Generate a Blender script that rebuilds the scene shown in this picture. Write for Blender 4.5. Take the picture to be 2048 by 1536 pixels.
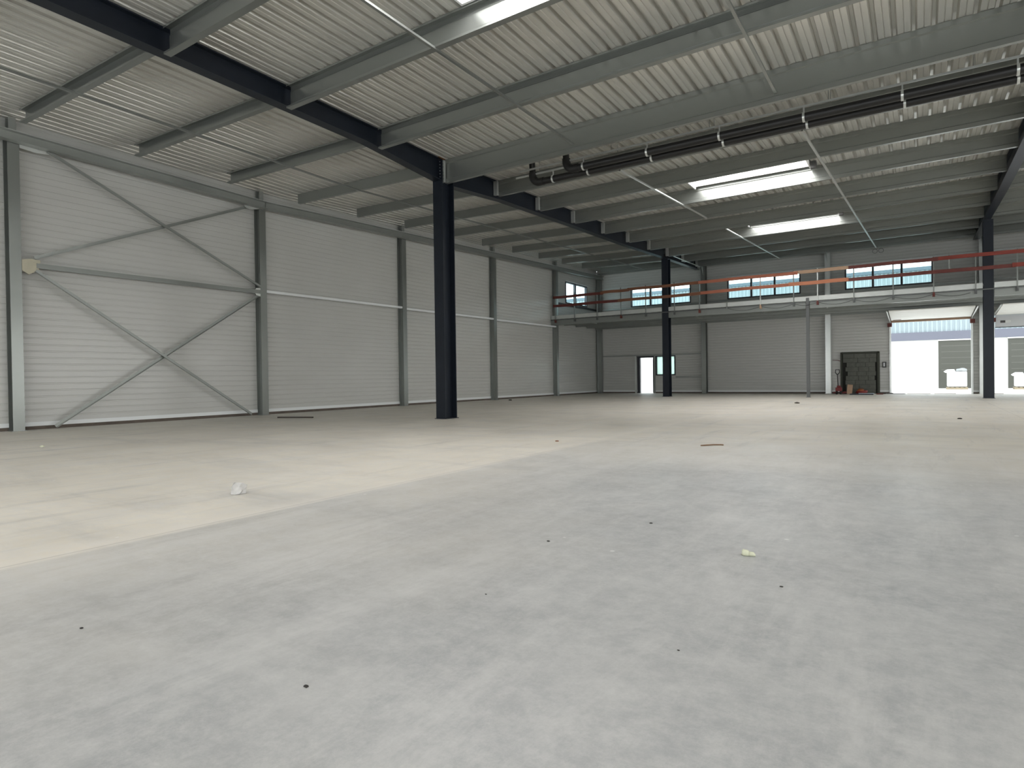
import bpy, math, random
from mathutils import Vector, Matrix
random.seed(7)
for o in list(bpy.data.objects): bpy.data.objects.remove(o)
scn = bpy.context.scene
col = scn.collection

# ------------------------------------------------------------------ camera
YAW, PIT, ROL, F = -.5831, -.0100, -.0138, 1237.1
def cam_basis():
    cy, sy, cp, sp = math.cos(YAW), math.sin(YAW), math.cos(PIT), math.sin(PIT)
    f = Vector((sy*cp, cy*cp, sp)); r = Vector((cy, -sy, 0)); u = r.cross(f)
    cr, sr = math.cos(ROL), math.sin(ROL)
    return r*cr+u*sr, u*cr-r*sr, f
cr_, cu_, cf_ = cam_basis()
cam = bpy.data.cameras.new('camera'); camo = bpy.data.objects.new('camera', cam); col.objects.link(camo)
m = Matrix((cr_, cu_, -cf_)).transposed().to_4x4(); m.translation = Vector((0, 0, 1.0))
camo.matrix_world = m
cam.sensor_width = 36; cam.sensor_fit = 'HORIZONTAL'; cam.lens = F/2048*36; cam.clip_end = 300; cam.clip_start = .05
scn.camera = camo

# ------------------------------------------------------------------ world, exposure
SKY = 4.2
w = bpy.data.worlds.new('sky'); scn.world = w; w.use_nodes = True
bg = w.node_tree.nodes['Background']; bg.inputs[0].default_value = (.90, .96, 1, 1); bg.inputs[1].default_value = SKY
vs = scn.view_settings
vs.view_transform = 'Standard'; vs.look = 'None'; vs.gamma = 1; vs.use_curve_mapping = False
vs.exposure = 0.0
GLAZE = 15.0           # radiance of the daylit opal rooflights
REAR = 3.0            # daylight through the open doors of the wall behind the camera

# ------------------------------------------------------------------ geometry of the hall
XL, XR, YB, YF = -16.42, 14.0, -9.0, 34.45      # inner faces of the four walls
def zd(y): return 6.46 + (.0185*(12-y) if y < 12 else .036*(y-12))   # underside of the roof deck
def zl(x, y):          # the deck rises a little toward the left wall and toward the right
    return zd(y)+max(0, -10.1-x)*.024+max(0, min(x, 6)+9.9)*.008*max(0, min(1, (34-y)/22))
PY = [2.95, 5.28, 7.53, 9.88, 12.05, 14.38, 16.65, 19.0, 21.4, 23.75, 26.1, 28.45, 30.75, 33.1]
RX = -9.97           # main rafter
RX2 = 2.1            # second rafter
def area(name, loc, rot, sx, sy, L, colr=(1, 1, 1)):
    l = bpy.data.lights.new(name, 'AREA'); l.shape = 'RECTANGLE'; l.size = sx; l.size_y = sy
    l.energy = math.pi*sx*sy*L; l.color = colr
    o = bpy.data.objects.new(name, l); col.objects.link(o); o.location = loc; o.rotation_euler = rot; return o
def portal(name, loc, rot, sx, sy):
    o = area(name, loc, rot, sx, sy, 1); o.data.cycles.is_portal = True; return o
P2 = math.pi/2
# open doors in the rear wall: daylight
for i, x in enumerate((-12.8, -6.8, -.8, 5.2, 11.2)):
    area('rear_door_daylight', (x, YB+.02, 1.9), (P2, 0, 0), 3.4, 3.4, REAR, (1, .985, .96))
SIDE = 4.4
for y in (-4, 3, 10, 17, 24):      # and through the open doors of the right-hand wall
    area('side_door_daylight', (XR-.02, y, 1.95), (0, P2, 0), 3.5, 3.6, SIDE, (1, .985, .95))
for x in (.4, 4.3):
    portal('door_portal', (x, YF+.25, 1.7), (-P2, 0, 0), 3.1, 3.5)
for x0, x1 in ((-14.2, -10.65), (-8.65, -5.03), (-3.03, .52)):
    portal('window_portal', ((x0+x1)/2, YF+.25, 5.65), (-P2, 0, 0), x1-x0, 1.2)

# ------------------------------------------------------------------ materials
def mat(name, c, rough=.5, metal=0, spec=.5, noise=0, nscale=5, bump=0, bscale=60, stretch=(1, 1, 1), c2=None, rvar=0, emis=0):
    m = bpy.data.materials.new(name); m.use_nodes = True; nt = m.node_tree; N = nt.nodes; L = nt.links
    b = N['Principled BSDF']; b.inputs['Base Color'].default_value = (*c, 1)
    b.inputs['Roughness'].default_value = rough; b.inputs['Metallic'].default_value = metal
    b.inputs['Specular IOR Level'].default_value = spec
    if noise or bump or rvar:
        g = N.new('ShaderNodeNewGeometry'); mp = N.new('ShaderNodeMapping'); mp.inputs['Scale'].default_value = stretch
        L.new(g.outputs['Position'], mp.inputs['Vector'])
        n = N.new('ShaderNodeTexNoise'); n.inputs['Scale'].default_value = nscale; n.inputs['Detail'].default_value = 5
        n.inputs['Roughness'].default_value = .6
        L.new(mp.outputs[0], n.inputs['Vector'])
        if noise:
            mx = N.new('ShaderNodeMix'); mx.data_type = 'RGBA'
            d = c2 or tuple(max(0, v*(1-noise)) for v in c)
            mx.inputs[6].default_value = (*c, 1); mx.inputs[7].default_value = (*d, 1)
            mr = N.new('ShaderNodeMapRange'); mr.inputs[1].default_value = .25; mr.inputs[2].default_value = .75
            L.new(n.outputs[0], mr.inputs[0]); L.new(mr.outputs[0], mx.inputs[0]); L.new(mx.outputs[2], b.inputs['Base Color'])
        if rvar:
            mr = N.new('ShaderNodeMapRange'); mr.inputs[3].default_value = rough-rvar; mr.inputs[4].default_value = rough+rvar
            mr.inputs[1].default_value = .3; mr.inputs[2].default_value = .7
            L.new(n.outputs[0], mr.inputs[0]); L.new(mr.outputs[0], b.inputs['Roughness'])
        if bump:
            n2 = N.new('ShaderNodeTexNoise'); n2.inputs['Scale'].default_value = bscale; L.new(g.outputs['Position'], n2.inputs['Vector'])
            bp = N.new('ShaderNodeBump'); bp.inputs['Strength'].default_value = bump; bp.inputs['Distance'].default_value = .01
            L.new(n2.outputs[0], bp.inputs['Height']); L.new(bp.outputs[0], b.inputs['Normal'])
    if emis:
        b.inputs['Emission Color'].default_value = (*c, 1); b.inputs['Emission Strength'].default_value = emis
    return m
M = {}
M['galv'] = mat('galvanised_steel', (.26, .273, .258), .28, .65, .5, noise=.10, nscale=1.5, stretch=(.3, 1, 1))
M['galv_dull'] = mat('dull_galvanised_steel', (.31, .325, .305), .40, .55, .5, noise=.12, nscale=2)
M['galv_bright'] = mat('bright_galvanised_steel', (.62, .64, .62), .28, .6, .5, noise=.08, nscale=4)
M['deck'] = mat('roof_deck_coating', (.60, .59, .545), .285, .42, .5, noise=.06, nscale=.7)
M['wall'] = mat('wall_panel_coating', (.50, .50, .475), .28, .0, .55, noise=.06, nscale=.5, stretch=(1, 1, 4))
M['flash'] = mat('white_flashing', (.72, .74, .74), .4)
M['plinth'] = mat('brown_plinth', (.13, .105, .085), .8, noise=.4, nscale=4)
M['dark'] = mat('blue_black_paint', (.010, .014, .022), .42, 0, .3, noise=.3, nscale=4)
M['dark_bolt'] = mat('steel_bolt', (.35, .37, .38), .4, .8)
M['rust'] = mat('brown_filler', (.20, .09, .03), .9, noise=.4, nscale=15)
M['black'] = mat('black_plastic_pipe', (.006, .006, .006), .5, 0, .5)
M['frame'] = mat('dark_window_frame', (.03, .032, .04), .45)
M['white'] = mat('white_coating', (.90, .89, .84), .45)
M['doorpanel'] = mat('door_panel_coating', (.62, .64, .66), .4, noise=.04, nscale=1)
M['thin'] = mat('grey_painted_steel', (.10, .105, .105), .4, .2)
M['conc_edge'] = mat('mezzanine_slab', (.36, .36, .34), .8, noise=.15, nscale=3)
M['board'] = mat('particle_board', (.50, .47, .36), .8, noise=.2, nscale=5)
M['wood_red'] = mat('red_painted_plank', (.25, .035, .02), .6, noise=.5, nscale=5, stretch=(.4, 3, 6))
M['wood_dark'] = mat('dark_red_plank', (.15, .03, .022), .6, noise=.5, nscale=5, stretch=(.4, 3, 6))
M['wood_brown'] = mat('brown_plank', (.25, .10, .05), .7, noise=.5, nscale=4, stretch=(.4, 3, 6))
M['wood_pink'] = mat('faded_red_plank', (.42, .15, .09), .7, noise=.35, nscale=5, stretch=(.4, 3, 6), c2=(.30, .09, .05))
M['wood_orange'] = mat('orange_brown_plank', (.50, .19, .10), .7, noise=.3, nscale=5, stretch=(.4, 3, 6))
M['wood_light'] = mat('pale_plank', (.50, .33, .22), .7, noise=.3, nscale=6, stretch=(.4, 3, 6))
M['block'] = mat('grey_block', (.15, .155, .135), .9, noise=.3, nscale=9, bump=.4)
M['mortar'] = mat('dark_gap', (.03, .03, .026), .9)
M['bframe'] = mat('dark_green_grey_frame', (.055, .06, .045), .7)
M['jack_red'] = mat('red_machine_paint', (.16, .012, .012), .5)
M['rubber'] = mat('dark_rubber', (.015, .014, .014), .7)
M['red'] = mat('red_plastic', (.22, .02, .015), .5)
M['orange'] = mat('orange_plastic', (.30, .08, .02), .5)
M['darkcloth'] = mat('dark_sheet', (.03, .035, .045), .7)
M['blueish'] = mat('pale_blue_sheet', (.45, .50, .58), .35)
M['barwood'] = mat('dark_wood', (.045, .035, .028), .7)
M['stick'] = mat('brown_splinter', (.16, .09, .05), .8)
M['stone'] = mat('pale_foam', (.55, .56, .42), .8)
M['mud'] = mat('dark_dirt', (.03, .027, .024), .9)
M['ebox'] = mat('grey_box_plastic', (.28, .28, .27), .5)
M['eboxd'] = mat('dark_box_plastic', (.06, .06, .06), .5)
M['ext_corr'] = mat('pale_blue_cladding', (.32, .38, .40), .5)
M['ext_fascia'] = mat('lilac_grey_fascia', (.14, .145, .18), .6)
M['ext_white'] = mat('white_facade', (.85, .84, .80), .7)
M['ext_door'] = mat('olive_grey_roller_door', (.075, .075, .062), .5)
M['ext_line'] = mat('pale_slat_line', (.13, .13, .11), .5)
M['ext_ground'] = mat('pale_yard_concrete', (.84, .83, .80), .85, noise=.08, nscale=.5)
M['ext_roofedge'] = mat('blue_grey_roof_edge', (.11, .15, .18), .6)
M['sack'] = mat('white_sack', (.85, .85, .83), .7)
M['sackg'] = mat('grey_film', (.35, .36, .36), .5)
M['pallet'] = mat('pallet_wood', (.35, .29, .2), .8)
M['cable'] = mat('dark_cable', (.02, .02, .02), .6)
M['opal'] = mat('opal_glazing', (1, .985, .97), .4, emis=GLAZE)
M['curb'] = mat('white_skylight_kerb', (.72, .72, .72), .5)

def m_plastic():
    m = bpy.data.materials.new('clear_plastic'); m.use_nodes = True; b = m.node_tree.nodes['Principled BSDF']
    b.inputs['Base Color'].default_value = (.70, .69, .67, 1); b.inputs['Roughness'].default_value = .12
    b.inputs['Transmission Weight'].default_value = .45; b.inputs['IOR'].default_value = 1.25
    return m
M['clear'] = m_plastic()
def m_glass():
    m = bpy.data.materials.new('window_glass'); m.use_nodes = True; nt = m.node_tree; N = nt.nodes
    for n in list(N): N.remove(n)
    o = N.new('ShaderNodeOutputMaterial'); t = N.new('ShaderNodeBsdfTransparent'); g = N.new('ShaderNodeBsdfGlossy'); mx = N.new('ShaderNodeMixShader')
    t.inputs[0].default_value = (.86, .95, .95, 1); g.inputs['Roughness'].default_value = .05; mx.inputs[0].default_value = .07
    nt.links.new(t.outputs[0], mx.inputs[1]); nt.links.new(g.outputs[0], mx.inputs[2]); nt.links.new(mx.outputs[0], o.inputs[0]); return m
M['glass'] = m_glass()
def m_frost():
    m = m_glass(); m.name = 'dusty_window_glass'; N = m.node_tree.nodes; L = m.node_tree.links
    tr = N.new('ShaderNodeBsdfTranslucent'); tr.inputs[0].default_value = (.55, .66, .6, 1)
    mx2 = N.new('ShaderNodeMixShader'); mx2.inputs[0].default_value = .75
    mx = [n for n in N if n.type == 'MIX_SHADER' and n is not mx2 and n.name != mx2.name][0]
    out = [n for n in N if n.type == 'OUTPUT_MATERIAL'][0]
    L.new(mx.outputs[0], mx2.inputs[1]); L.new(tr.outputs[0], mx2.inputs[2]); L.new(mx2.outputs[0], out.inputs[0]); return m
M['frost'] = m_frost()

def m_floor():
    m = bpy.data.materials.new('dusty_concrete_floor'); m.use_nodes = True; nt = m.node_tree; N = nt.nodes; L = nt.links
    b = N['Principled BSDF']
    g = N.new('ShaderNodeNewGeometry'); pos = g.outputs['Position']
    def noise(scale, detail=6, rough=.6, sc=(1, 1, 1), rot=0, dist=0):
        mp = N.new('ShaderNodeMapping'); mp.inputs['Scale'].default_value = sc; mp.inputs['Rotation'].default_value = (0, 0, rot)
        L.new(pos, mp.inputs['Vector'])
        n = N.new('ShaderNodeTexNoise'); n.inputs['Scale'].default_value = scale; n.inputs['Detail'].default_value = detail
        n.inputs['Roughness'].default_value = rough; n.inputs['Distortion'].default_value = dist
        L.new(mp.outputs[0], n.inputs['Vector']); return n.outputs[0]
    def mr(x, a, b_, c=0, d=1):
        n = N.new('ShaderNodeMapRange'); n.inputs[1].default_value = a; n.inputs[2].default_value = b_
        n.inputs[3].default_value = c; n.inputs[4].default_value = d; L.new(x, n.inputs[0]); return n.outputs[0]
    def math_(op, a, b_=None, v=None):
        n = N.new('ShaderNodeMath'); n.operation = op; n.use_clamp = op in ('MAXIMUM', 'ADD')
        L.new(a, n.inputs[0])
        if b_ is not None: L.new(b_, n.inputs[1])
        elif v is not None: n.inputs[1].default_value = v
        return n.outputs[0]
    def mix(f, a, c):
        n = N.new('ShaderNodeMix'); n.data_type = 'RGBA'
        if hasattr(f, 'links'): L.new(f, n.inputs[0])
        else: n.inputs[0].default_value = f
        for i, v in ((6, a), (7, c)):
            if isinstance(v, tuple): n.inputs[i].default_value = (*v, 1)
            else: L.new(v, n.inputs[i])
        return n.outputs[2]
    sx = N.new('ShaderNodeSeparateXYZ'); L.new(pos, sx.inputs[0]); X, Y = sx.outputs[0], sx.outputs[1]
    big = noise(.35, 5, .6)
    wob = mr(big, .3, .7, -1.2, 1.2)
    # sandy dust: heavy west of the slab joint, and over the far half of the hall
    xw = N.new('ShaderNodeMath'); xw.operation = 'ADD'; L.new(X, xw.inputs[0]); L.new(mr(noise(.5, 6, .6), .3, .7, -1.0, 1.0), xw.inputs[1])
    dl = math_('MULTIPLY', mr(xw.outputs[0], -1.6, -4.6), mr(X, -4.12, -4.25, .55, 1))
    yy = math_('ADD', Y, None, 0); nt.nodes[-1].use_clamp = False; L.new(wob, nt.nodes[-1].inputs[1])
    dy = mr(yy, 5.5, 10.5)
    dust = math_('MAXIMUM', dl, dy)
    near = mr(yy, -1.0, 1.2)                                   # the dust thins out toward the near end
    n1 = N.new('ShaderNodeMath'); n1.operation = 'MULTIPLY'; L.new(dust, n1.inputs[0]); L.new(near, n1.inputs[1]); dust = n1.outputs[0]
    grey = mix(mr(noise(1.3, 8, .65), .35, .65), (.295, .303, .305), (.39, .395, .39))
    sand = mix(mr(noise(.9, 6, .6), .35, .65), (.57, .53, .45), (.67, .63, .545))
    base = mix(dust, grey, sand)
    st1 = mr(noise(2.6, 8, .72, (1, .22, 1), -.45, .3), .48, .72)       # sweeping, scuffing marks
    base = mix(math_('MULTIPLY', st1, None, .60), base, (.60, .595, .575))
    st2 = mr(noise(1.6, 8, .72, (.25, 1, 1), .6, .4), .50, .78)
    base = mix(math_('MULTIPLY', st2, None, .60), base, (.28, .283, .28))
    st3 = mr(noise(3.0, 9, .75, (1, .10, 1), -.75, .2), .55, .72)
    base = mix(math_('MULTIPLY', st3, None, .60), base, (.25, .25, .245))
    fine = mr(noise(8, 12, .85), .42, .64)
    base = mix(math_('MULTIPLY', fine, None, .60), base, (.55, .55, .535))
    rim = mr(X, -4.5, -4.2); rim2 = mr(X, -4.12, -4.18)
    n2 = N.new('ShaderNodeMath'); n2.operation = 'MULTIPLY'; L.new(rim, n2.inputs[0]); L.new(rim2, n2.inputs[1])
    n3 = N.new('ShaderNodeMath'); n3.operation = 'MULTIPLY'; L.new(n2.outputs[0], n3.inputs[0]); L.new(mr(noise(2, 6, .6), .3, .6, .1, .5), n3.inputs[1])
    base = mix(n3.outputs[0], base, (.74, .70, .63))                   # dust gathered along the joint
    v = N.new('ShaderNodeTexVoronoi'); v.inputs['Scale'].default_value = 2.3; L.new(pos, v.inputs['Vector'])
    spots = mr(v.outputs['Distance'], .035, .028)
    base = mix(math_('MULTIPLY', spots, None, .5), base, (.78, .78, .75))
    # sawn slab joints
    ax = N.new('ShaderNodeMath'); ax.operation = 'PINGPONG'
    off = math_('ADD', X, None, 0); nt.nodes[-1].use_clamp = False; nt.nodes[-1].inputs[1].default_value = 4.2
    L.new(off, ax.inputs[0]); ax.inputs[1].default_value = 3.0
    joint = mr(ax.outputs[0], .012, .004)
    base = mix(math_('MULTIPLY', joint, None, .45), base, (.28, .27, .25))
    L.new(base, b.inputs['Base Color'])
    r = mr(noise(.8, 3, .5), .28, .72, .285, .46)
    rr = N.new('ShaderNodeMath'); rr.operation = 'MULTIPLY_ADD'; L.new(dust, rr.inputs[0]); rr.inputs[1].default_value = .12; L.new(r, rr.inputs[2])
    L.new(rr.outputs[0], b.inputs['Roughness'])
    b.inputs['Specular IOR Level'].default_value = .55
    bp = N.new('ShaderNodeBump'); bp.inputs['Strength'].default_value = .22; bp.inputs['Distance'].default_value = .01
    L.new(noise(6, 12, .85), bp.inputs['Height']); L.new(bp.outputs[0], b.inputs['Normal'])
    return m
M['floor'] = m_floor()

# ------------------------------------------------------------------ mesh helpers
class MB:
    def __init__(s): s.v = []; s.f = []; s.s = []
    def add(s, vs, fs, smooth=False):
        n = len(s.v); s.v += [tuple(v) for v in vs]; s.f += [tuple(i+n for i in f) for f in fs]; s.s += [smooth]*len(fs); return s
    def box(s, x0, x1, y0, y1, z0, z1):
        vs = [(x, y, z) for z in (z0, z1) for y in (y0, y1) for x in (x0, x1)]
        return s.add(vs, [(0, 2, 3, 1), (4, 5, 7, 6), (0, 1, 5, 4), (2, 6, 7, 3), (0, 4, 6, 2), (1, 3, 7, 5)])
    def prism(s, prof, A, B, U, V, cap=True):
        """closed outline prof [(u,v)] swept from A to B; U,V span the section plane"""
        A, B, U, V = map(Vector, (A, B, U, V)); n = len(prof)
        vs = [A+U*u+V*v for u, v in prof]+[B+U*u+V*v for u, v in prof]
        fs = [(i, (i+1) % n, n+(i+1) % n, n+i) for i in range(n)]
        if cap: fs += [tuple(range(n-1, -1, -1)), tuple(range(n, 2*n))]
        return s.add(vs, fs)
    def tube(s, pts, r, n=12, closed=False):
        pts = [Vector(p) for p in pts]; rings = []; prev = None
        for i, p in enumerate(pts):
            d = (pts[min(i+1, len(pts)-1)]-pts[max(i-1, 0)]).normalized()
            if prev is None:
                a = Vector((0, 0, 1)) if abs(d.z) < .9 else Vector((1, 0, 0))
                prev = d.cross(a).normalized()
            u = (prev-d*prev.dot(d)).normalized(); w_ = d.cross(u); prev = u
            rings.append([p+(u*math.cos(t)+w_*math.sin(t))*r for t in [2*math.pi*k/n for k in range(n)]])
        vs = [q for rg in rings for q in rg]; fs = []
        for i in range(len(rings)-1):
            for k in range(n): fs.append((i*n+k, i*n+(k+1) % n, (i+1)*n+(k+1) % n, (i+1)*n+k))
        s.add(vs, fs, True)
        s.add(rings[0], [tuple(range(n-1, -1, -1))]); s.add(rings[-1], [tuple(range(n))]); return s
    def build(s, name, m_, parent=None, bevel=0):
        me = bpy.data.meshes.new(name); me.from_pydata(s.v, [], s.f); me.update()
        for p, sm in zip(me.polygons, s.s): p.use_smooth = sm
        me.materials.append(m_)
        o = bpy.data.objects.new(name, me); col.objects.link(o)
        if parent:
            o.parent = parent
            if parent.location.length or any(parent.rotation_euler):
                o.matrix_parent_inverse = (Matrix.LocRotScale(parent.location, parent.rotation_euler, None)).inverted()
        if bevel:
            b = o.modifiers.new('bevel', 'BEVEL'); b.width = bevel; b.segments = 2; b.limit_method = 'ANGLE'
        return o
def tag(o, label, cat, group=None):
    o['label'] = label; o['category'] = cat
    if group: o['group'] = group
    return o
def struct(o): o['kind'] = 'structure'; return o
def empty(name, loc=(0, 0, 0), label=None, cat=None, group=None):
    o = bpy.data.objects.new(name, None); col.objects.link(o); o.location = loc; o.empty_display_size = .2
    if label: tag(o, label, cat, group)
    return o
def thick(line, t):
    """centre line [(u,v)] -> closed outline of thickness t"""
    n = len(line); L_, R_ = [], []
    for i in range(n):
        ds = []
        if i > 0: ds.append((Vector(line[i])-Vector(line[i-1])).normalized())
        if i < n-1: ds.append((Vector(line[i+1])-Vector(line[i])).normalized())
        d = (ds[0]+ds[-1]).normalized(); nrm = Vector((-d.y, d.x)); k = t/2/max(.5, nrm.dot(Vector((-ds[0].y, ds[0].x))))
        L_.append(tuple(Vector(line[i])+nrm*k)); R_.append(tuple(Vector(line[i])-nrm*k))
    return L_+R_[::-1]
def ibeam(h, w_, tf, tw):
    """I outline, u across the flange, v along the depth, centred"""
    a, b, c = w_/2, h/2, tw/2
    return [(-a, -b), (a, -b), (a, -b+tf), (c, -b+tf), (c, b-tf), (a, b-tf), (a, b), (-a, b), (-a, b-tf), (-c, b-tf), (-c, -b+tf), (-a, -b+tf)]
ORD = ['', 'first', 'second', 'third', 'fourth', 'fifth', 'sixth', 'seventh', 'eighth', 'ninth', 'tenth', 'eleventh', 'twelfth', 'thirteenth', 'fourteenth', 'fifteenth', 'sixteenth']

# ------------------------------------------------------------------ floor
fb = MB(); fb.box(XL-.1, XR+.1, YB-.1, YF+.35, -.2, 0); struct(fb.build('floor', M['floor']))

# ------------------------------------------------------------------ ribbed walls
def ribbed(axis, c, sgn, a0, a1, z0, z1, holes=(), pitch=.145, groove=.030, depth=.010):
    """horizontal micro-ribbed sheet; axis 'x': plane x=c spanned by y ; sgn: direction into the wall"""
    zs = [(z0, 0)]; z = z0
    while z < z1:
        zs += [(z+pitch-groove-.012, 0), (z+pitch-groove, depth), (z+pitch-.012, depth), (z+pitch, 0)]; z += pitch
    def dep(zz):
        for (za, da), (zb, db) in zip(zs, zs[1:]):
            if za <= zz <= zb: return da+(db-da)*(zz-za)/max(1e-9, zb-za)
        return 0
    br = sorted(set([q[0] for q in zs if q[0] < z1]+[z1]+[h[k] for h in holes for k in (2, 3) if z0 < h[k] < z1]))
    mb = MB()
    for za, zb in zip(br, br[1:]):
        mid = (za+zb)/2; iv = [(a0, a1)]
        for h in holes:
            if h[2] <= mid <= h[3]:
                iv = [q for s_, e in iv for q in ((s_, min(e, h[0])), (max(s_, h[1]), e)) if q[1]-q[0] > 1e-4]
        for s_, e in iv:
            pts = [(s_, za), (e, za), (e, zb), (s_, zb)]
            vs = [((c+sgn*dep(q), p, q) if axis == 'x' else (p, c+sgn*dep(q), q)) for p, q in pts]
            mb.add(vs, [(0, 1, 2, 3)])
    return mb
# openings of the far wall (x0,x1,z0,z1) and of the left wall (y0,y1,z0,z1)
PD = (-13.86, -12.84, 0, 2.16)            # personnel door
SW = (-12.74, -11.58, 1.02, 2.16)         # small window
UW = [(-14.22, -10.66, 5.06, 6.20), (-8.67, -5.04, 5.08, 6.24), (-3.05, .53, 5.08, 6.25)]
GD = (-1.13, 1.92, 0, 3.45)               # sectional door 1
GD2 = (2.75, 5.85, 0, 3.45)               # sectional door 2
BI = (-3.22, -1.64, 0, 1.98)              # blocked-up doorway
LW = (30.40, 33.06, 5.10, 6.32)
ZP, ZS = .075, .165
far_holes = [PD, SW, GD, GD2, BI]+UW
struct(ribbed('x', XL, -1, YB, YF, ZS, 8, [LW]).build('wall_left', M['wall']))
struct(ribbed('y', YF, 1, XL, XR, ZS, 8, far_holes).build('wall_far', M['wall']))
struct(ribbed('x', XR, 1, YB, YF, ZS, 8, [(y-1.8, y+1.8, 0, 3.75) for y in (-4, 3, 10, 17, 24)]).build('wall_right', M['wall']))
struct(ribbed('y', YB, -1, XL, XR, ZS, 8, [(x-1.7, x+1.7, 0, 3.6) for x in (-12.8, -6.8, -.8, 5.2, 11.2)]).build('wall_rear', M['wall']))
def base(name, segs, axis, c, t1, t2):
    e = empty(name); struct(e)
    a, b = MB(), MB()
    for s_, e_ in segs:
        lo, hi = sorted((c, c+t1)); lo2, hi2 = sorted((c, c+t2))
        if axis == 'x': a.box(lo, hi, s_, e_, ZP, ZS); b.box(lo2, hi2, s_, e_, 0, ZP)
        else: a.box(s_, e_, lo, hi, ZP, ZS); b.box(s_, e_, lo2, hi2, 0, ZP)
    a.build('white_flashing', M['flash'], e); b.build('dark_plinth', M['plinth'], e)
base('baseboard_left', [(YB, YF)], 'x', XL, .03, .012)
base('baseboard_far', [(XL, PD[0]), (PD[1], BI[0]), (BI[1], GD[0]), (GD[1], GD2[0]), (GD2[1], XR)], 'y', YF, -.03, -.012)
base('baseboard_right', [(YB, YF)], 'x', XR, -.03, -.012)

# ------------------------------------------------------------------ skylights (openings in the deck) and ceiling
SKX = (-5.65, -2.50)
sky_bays = [(5.48, 7.36), (16.85, 18.83), (23.95, 25.93)]
SKX2 = (6.3, 9.5)
openings = [(SKX[0], SKX[1], a, b) for a, b in sky_bays]+[(SKX2[0], SKX2[1], a, b) for a, b in sky_bays]
openings += [(-5.65, -2.5, -3.6, -1.7), (6.3, 9.5, -3.6, -1.7), (-14.4, -11.6, -3.6, -1.7)]
dk = MB(); PITCH = .27
def deck_piece(x0, x1, y0, y1):
    k0 = math.floor(x0/PITCH); k1 = math.ceil(x1/PITCH); pts = []
    for k in range(k0, k1):
        b = k*PITCH
        for dx, h in ((0, .006), (.078, .006), (.084, .016), (.090, .016), (.096, .006), (.172, .006), (.198, .082), (.244, .082)):
            x = b+dx
            if x0 <= x <= x1: pts.append((x, h))
    if not pts or pts[0][0] > x0: pts.insert(0, (x0, .006))
    if pts[-1][0] < x1: pts.append((x1, .006))
    n = len(pts); vs = [(x, y0, zl(x, y0)+h) for x, h in pts]+[(x, y1, zl(x, y1)+h) for x, h in pts]
    dk.add(vs, [(i, i+n, i+n+1, i+1) for i in range(n-1)])
cuts = sorted(set([YB, 12, YF+.05]+[v for o in openings for v in o[2:]]))
for ya, yb in zip(cuts, cuts[1:]):
    mid = (ya+yb)/2; iv = [(XL-.02, XR)]
    for o in openings:
        if o[2] < mid < o[3]: iv = [q for s_, e in iv for q in ((s_, min(e, o[0])), (max(s_, o[1]), e)) if q[1]-q[0] > 1e-4]
    for s_, e in iv: deck_piece(s_, e, ya, yb)
struct(dk.build('ceiling', M['deck']))
sk_lab = {(0, 0): 'bright opal rooflight at the top edge of the view, nearest the camera',
          (0, 1): 'larger of the two bright rooflights seen beyond the black pipes',
          (0, 2): 'smaller, farther of the two bright rooflights, nearest the upper windows'}
for gi, o in enumerate(openings):
    x0, x1, y0, y1 = o
    key = (gi//3, gi % 3) if gi < 3 else None
    lab = sk_lab.get(key) if key else 'opal rooflight outside the view, row %s, place %s' % (ORD[gi//3+1], ORD[gi % 3+1])
    e = empty('skylight', ((x0+x1)/2, (y0+y1)/2, zd((y0+y1)/2)), lab, 'skylight')
    k = MB(); t = .04; H = .42
    xm = (x0+x1)/2; zl0, zl1 = zl(x0, y0)-.01, zl(x0, y1)-.01; zt = max(zl0, zl1)+H
    k.box(x0-t, x0, y0-t, y1+t, min(zl0, zl1), zt); k.box(x1, x1+t, y0-t, y1+t, min(zl0, zl1), zt)
    k.box(x0, x1, y0-t, y0, zl0, zt); k.box(x0, x1, y1, y1+t, zl1, zt)
    k.build('kerb', M['curb'], e)
    g = MB(); nx, ny = 8, 5; vs = []
    for j in range(ny+1):
        for i in range(nx+1):
            u, v_ = i/nx, j/ny
            vs.append((x0-t+(x1-x0+2*t)*u, y0-t+(y1-y0+2*t)*v_, zt+.22*math.sin(math.pi*v_)**.7*min(1, 6*min(u, 1-u))))
    g.add(vs, [(j*(nx+1)+i, j*(nx+1)+i+1, (j+1)*(nx+1)+i+1, (j+1)*(nx+1)+i) for j in range(ny) for i in range(nx)], True)
    g.build('opal_dome', M['opal'], e)
    if gi < 3:
        MB().box(x1+.06, x1+.2, y1-.35, y1-.18, zl(x1, y1)-.19, zl(x1, y1)-.01).build('opener_box', M['eboxd'], e)

# ------------------------------------------------------------------ galvanised columns of the left wall
def i_column(name, loc, depth_axis, h, w_, z1, mname, label, cat='column', tf=.016, tw=.012, base_plate=True):
    e = empty(name, loc, label, cat); x, y, z = loc
    U, V = ((0, 1, 0), (1, 0, 0)) if depth_axis == 'x' else ((1, 0, 0), (0, 1, 0))
    MB().prism(ibeam(h, w_, tf, tw), (x, y, z+.012), (x, y, z1), U, V).build('shaft', M[mname], e)
    if base_plate:
        hx, hy = (h/2+.03, w_/2+.03) if depth_axis == 'x' else (w_/2+.03, h/2+.03)
        MB().box(x-hx, x+hx, y-hy, y+hy, z, z+.012).build('base_plate', M[mname], e)
    return e
LCY = [5.25, 11.25, 17.25, 23.2, 29.0]
lcl = ['galvanised wall column at the far left edge of the view',
       'galvanised wall column where the cross bracing meets, second from the left',
       'galvanised wall column on the left wall, just left of the nearest dark column',
       'galvanised wall column on the left wall, just right of the nearest dark column',
       'galvanised wall column at the left end of the gallery guardrail']
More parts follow.
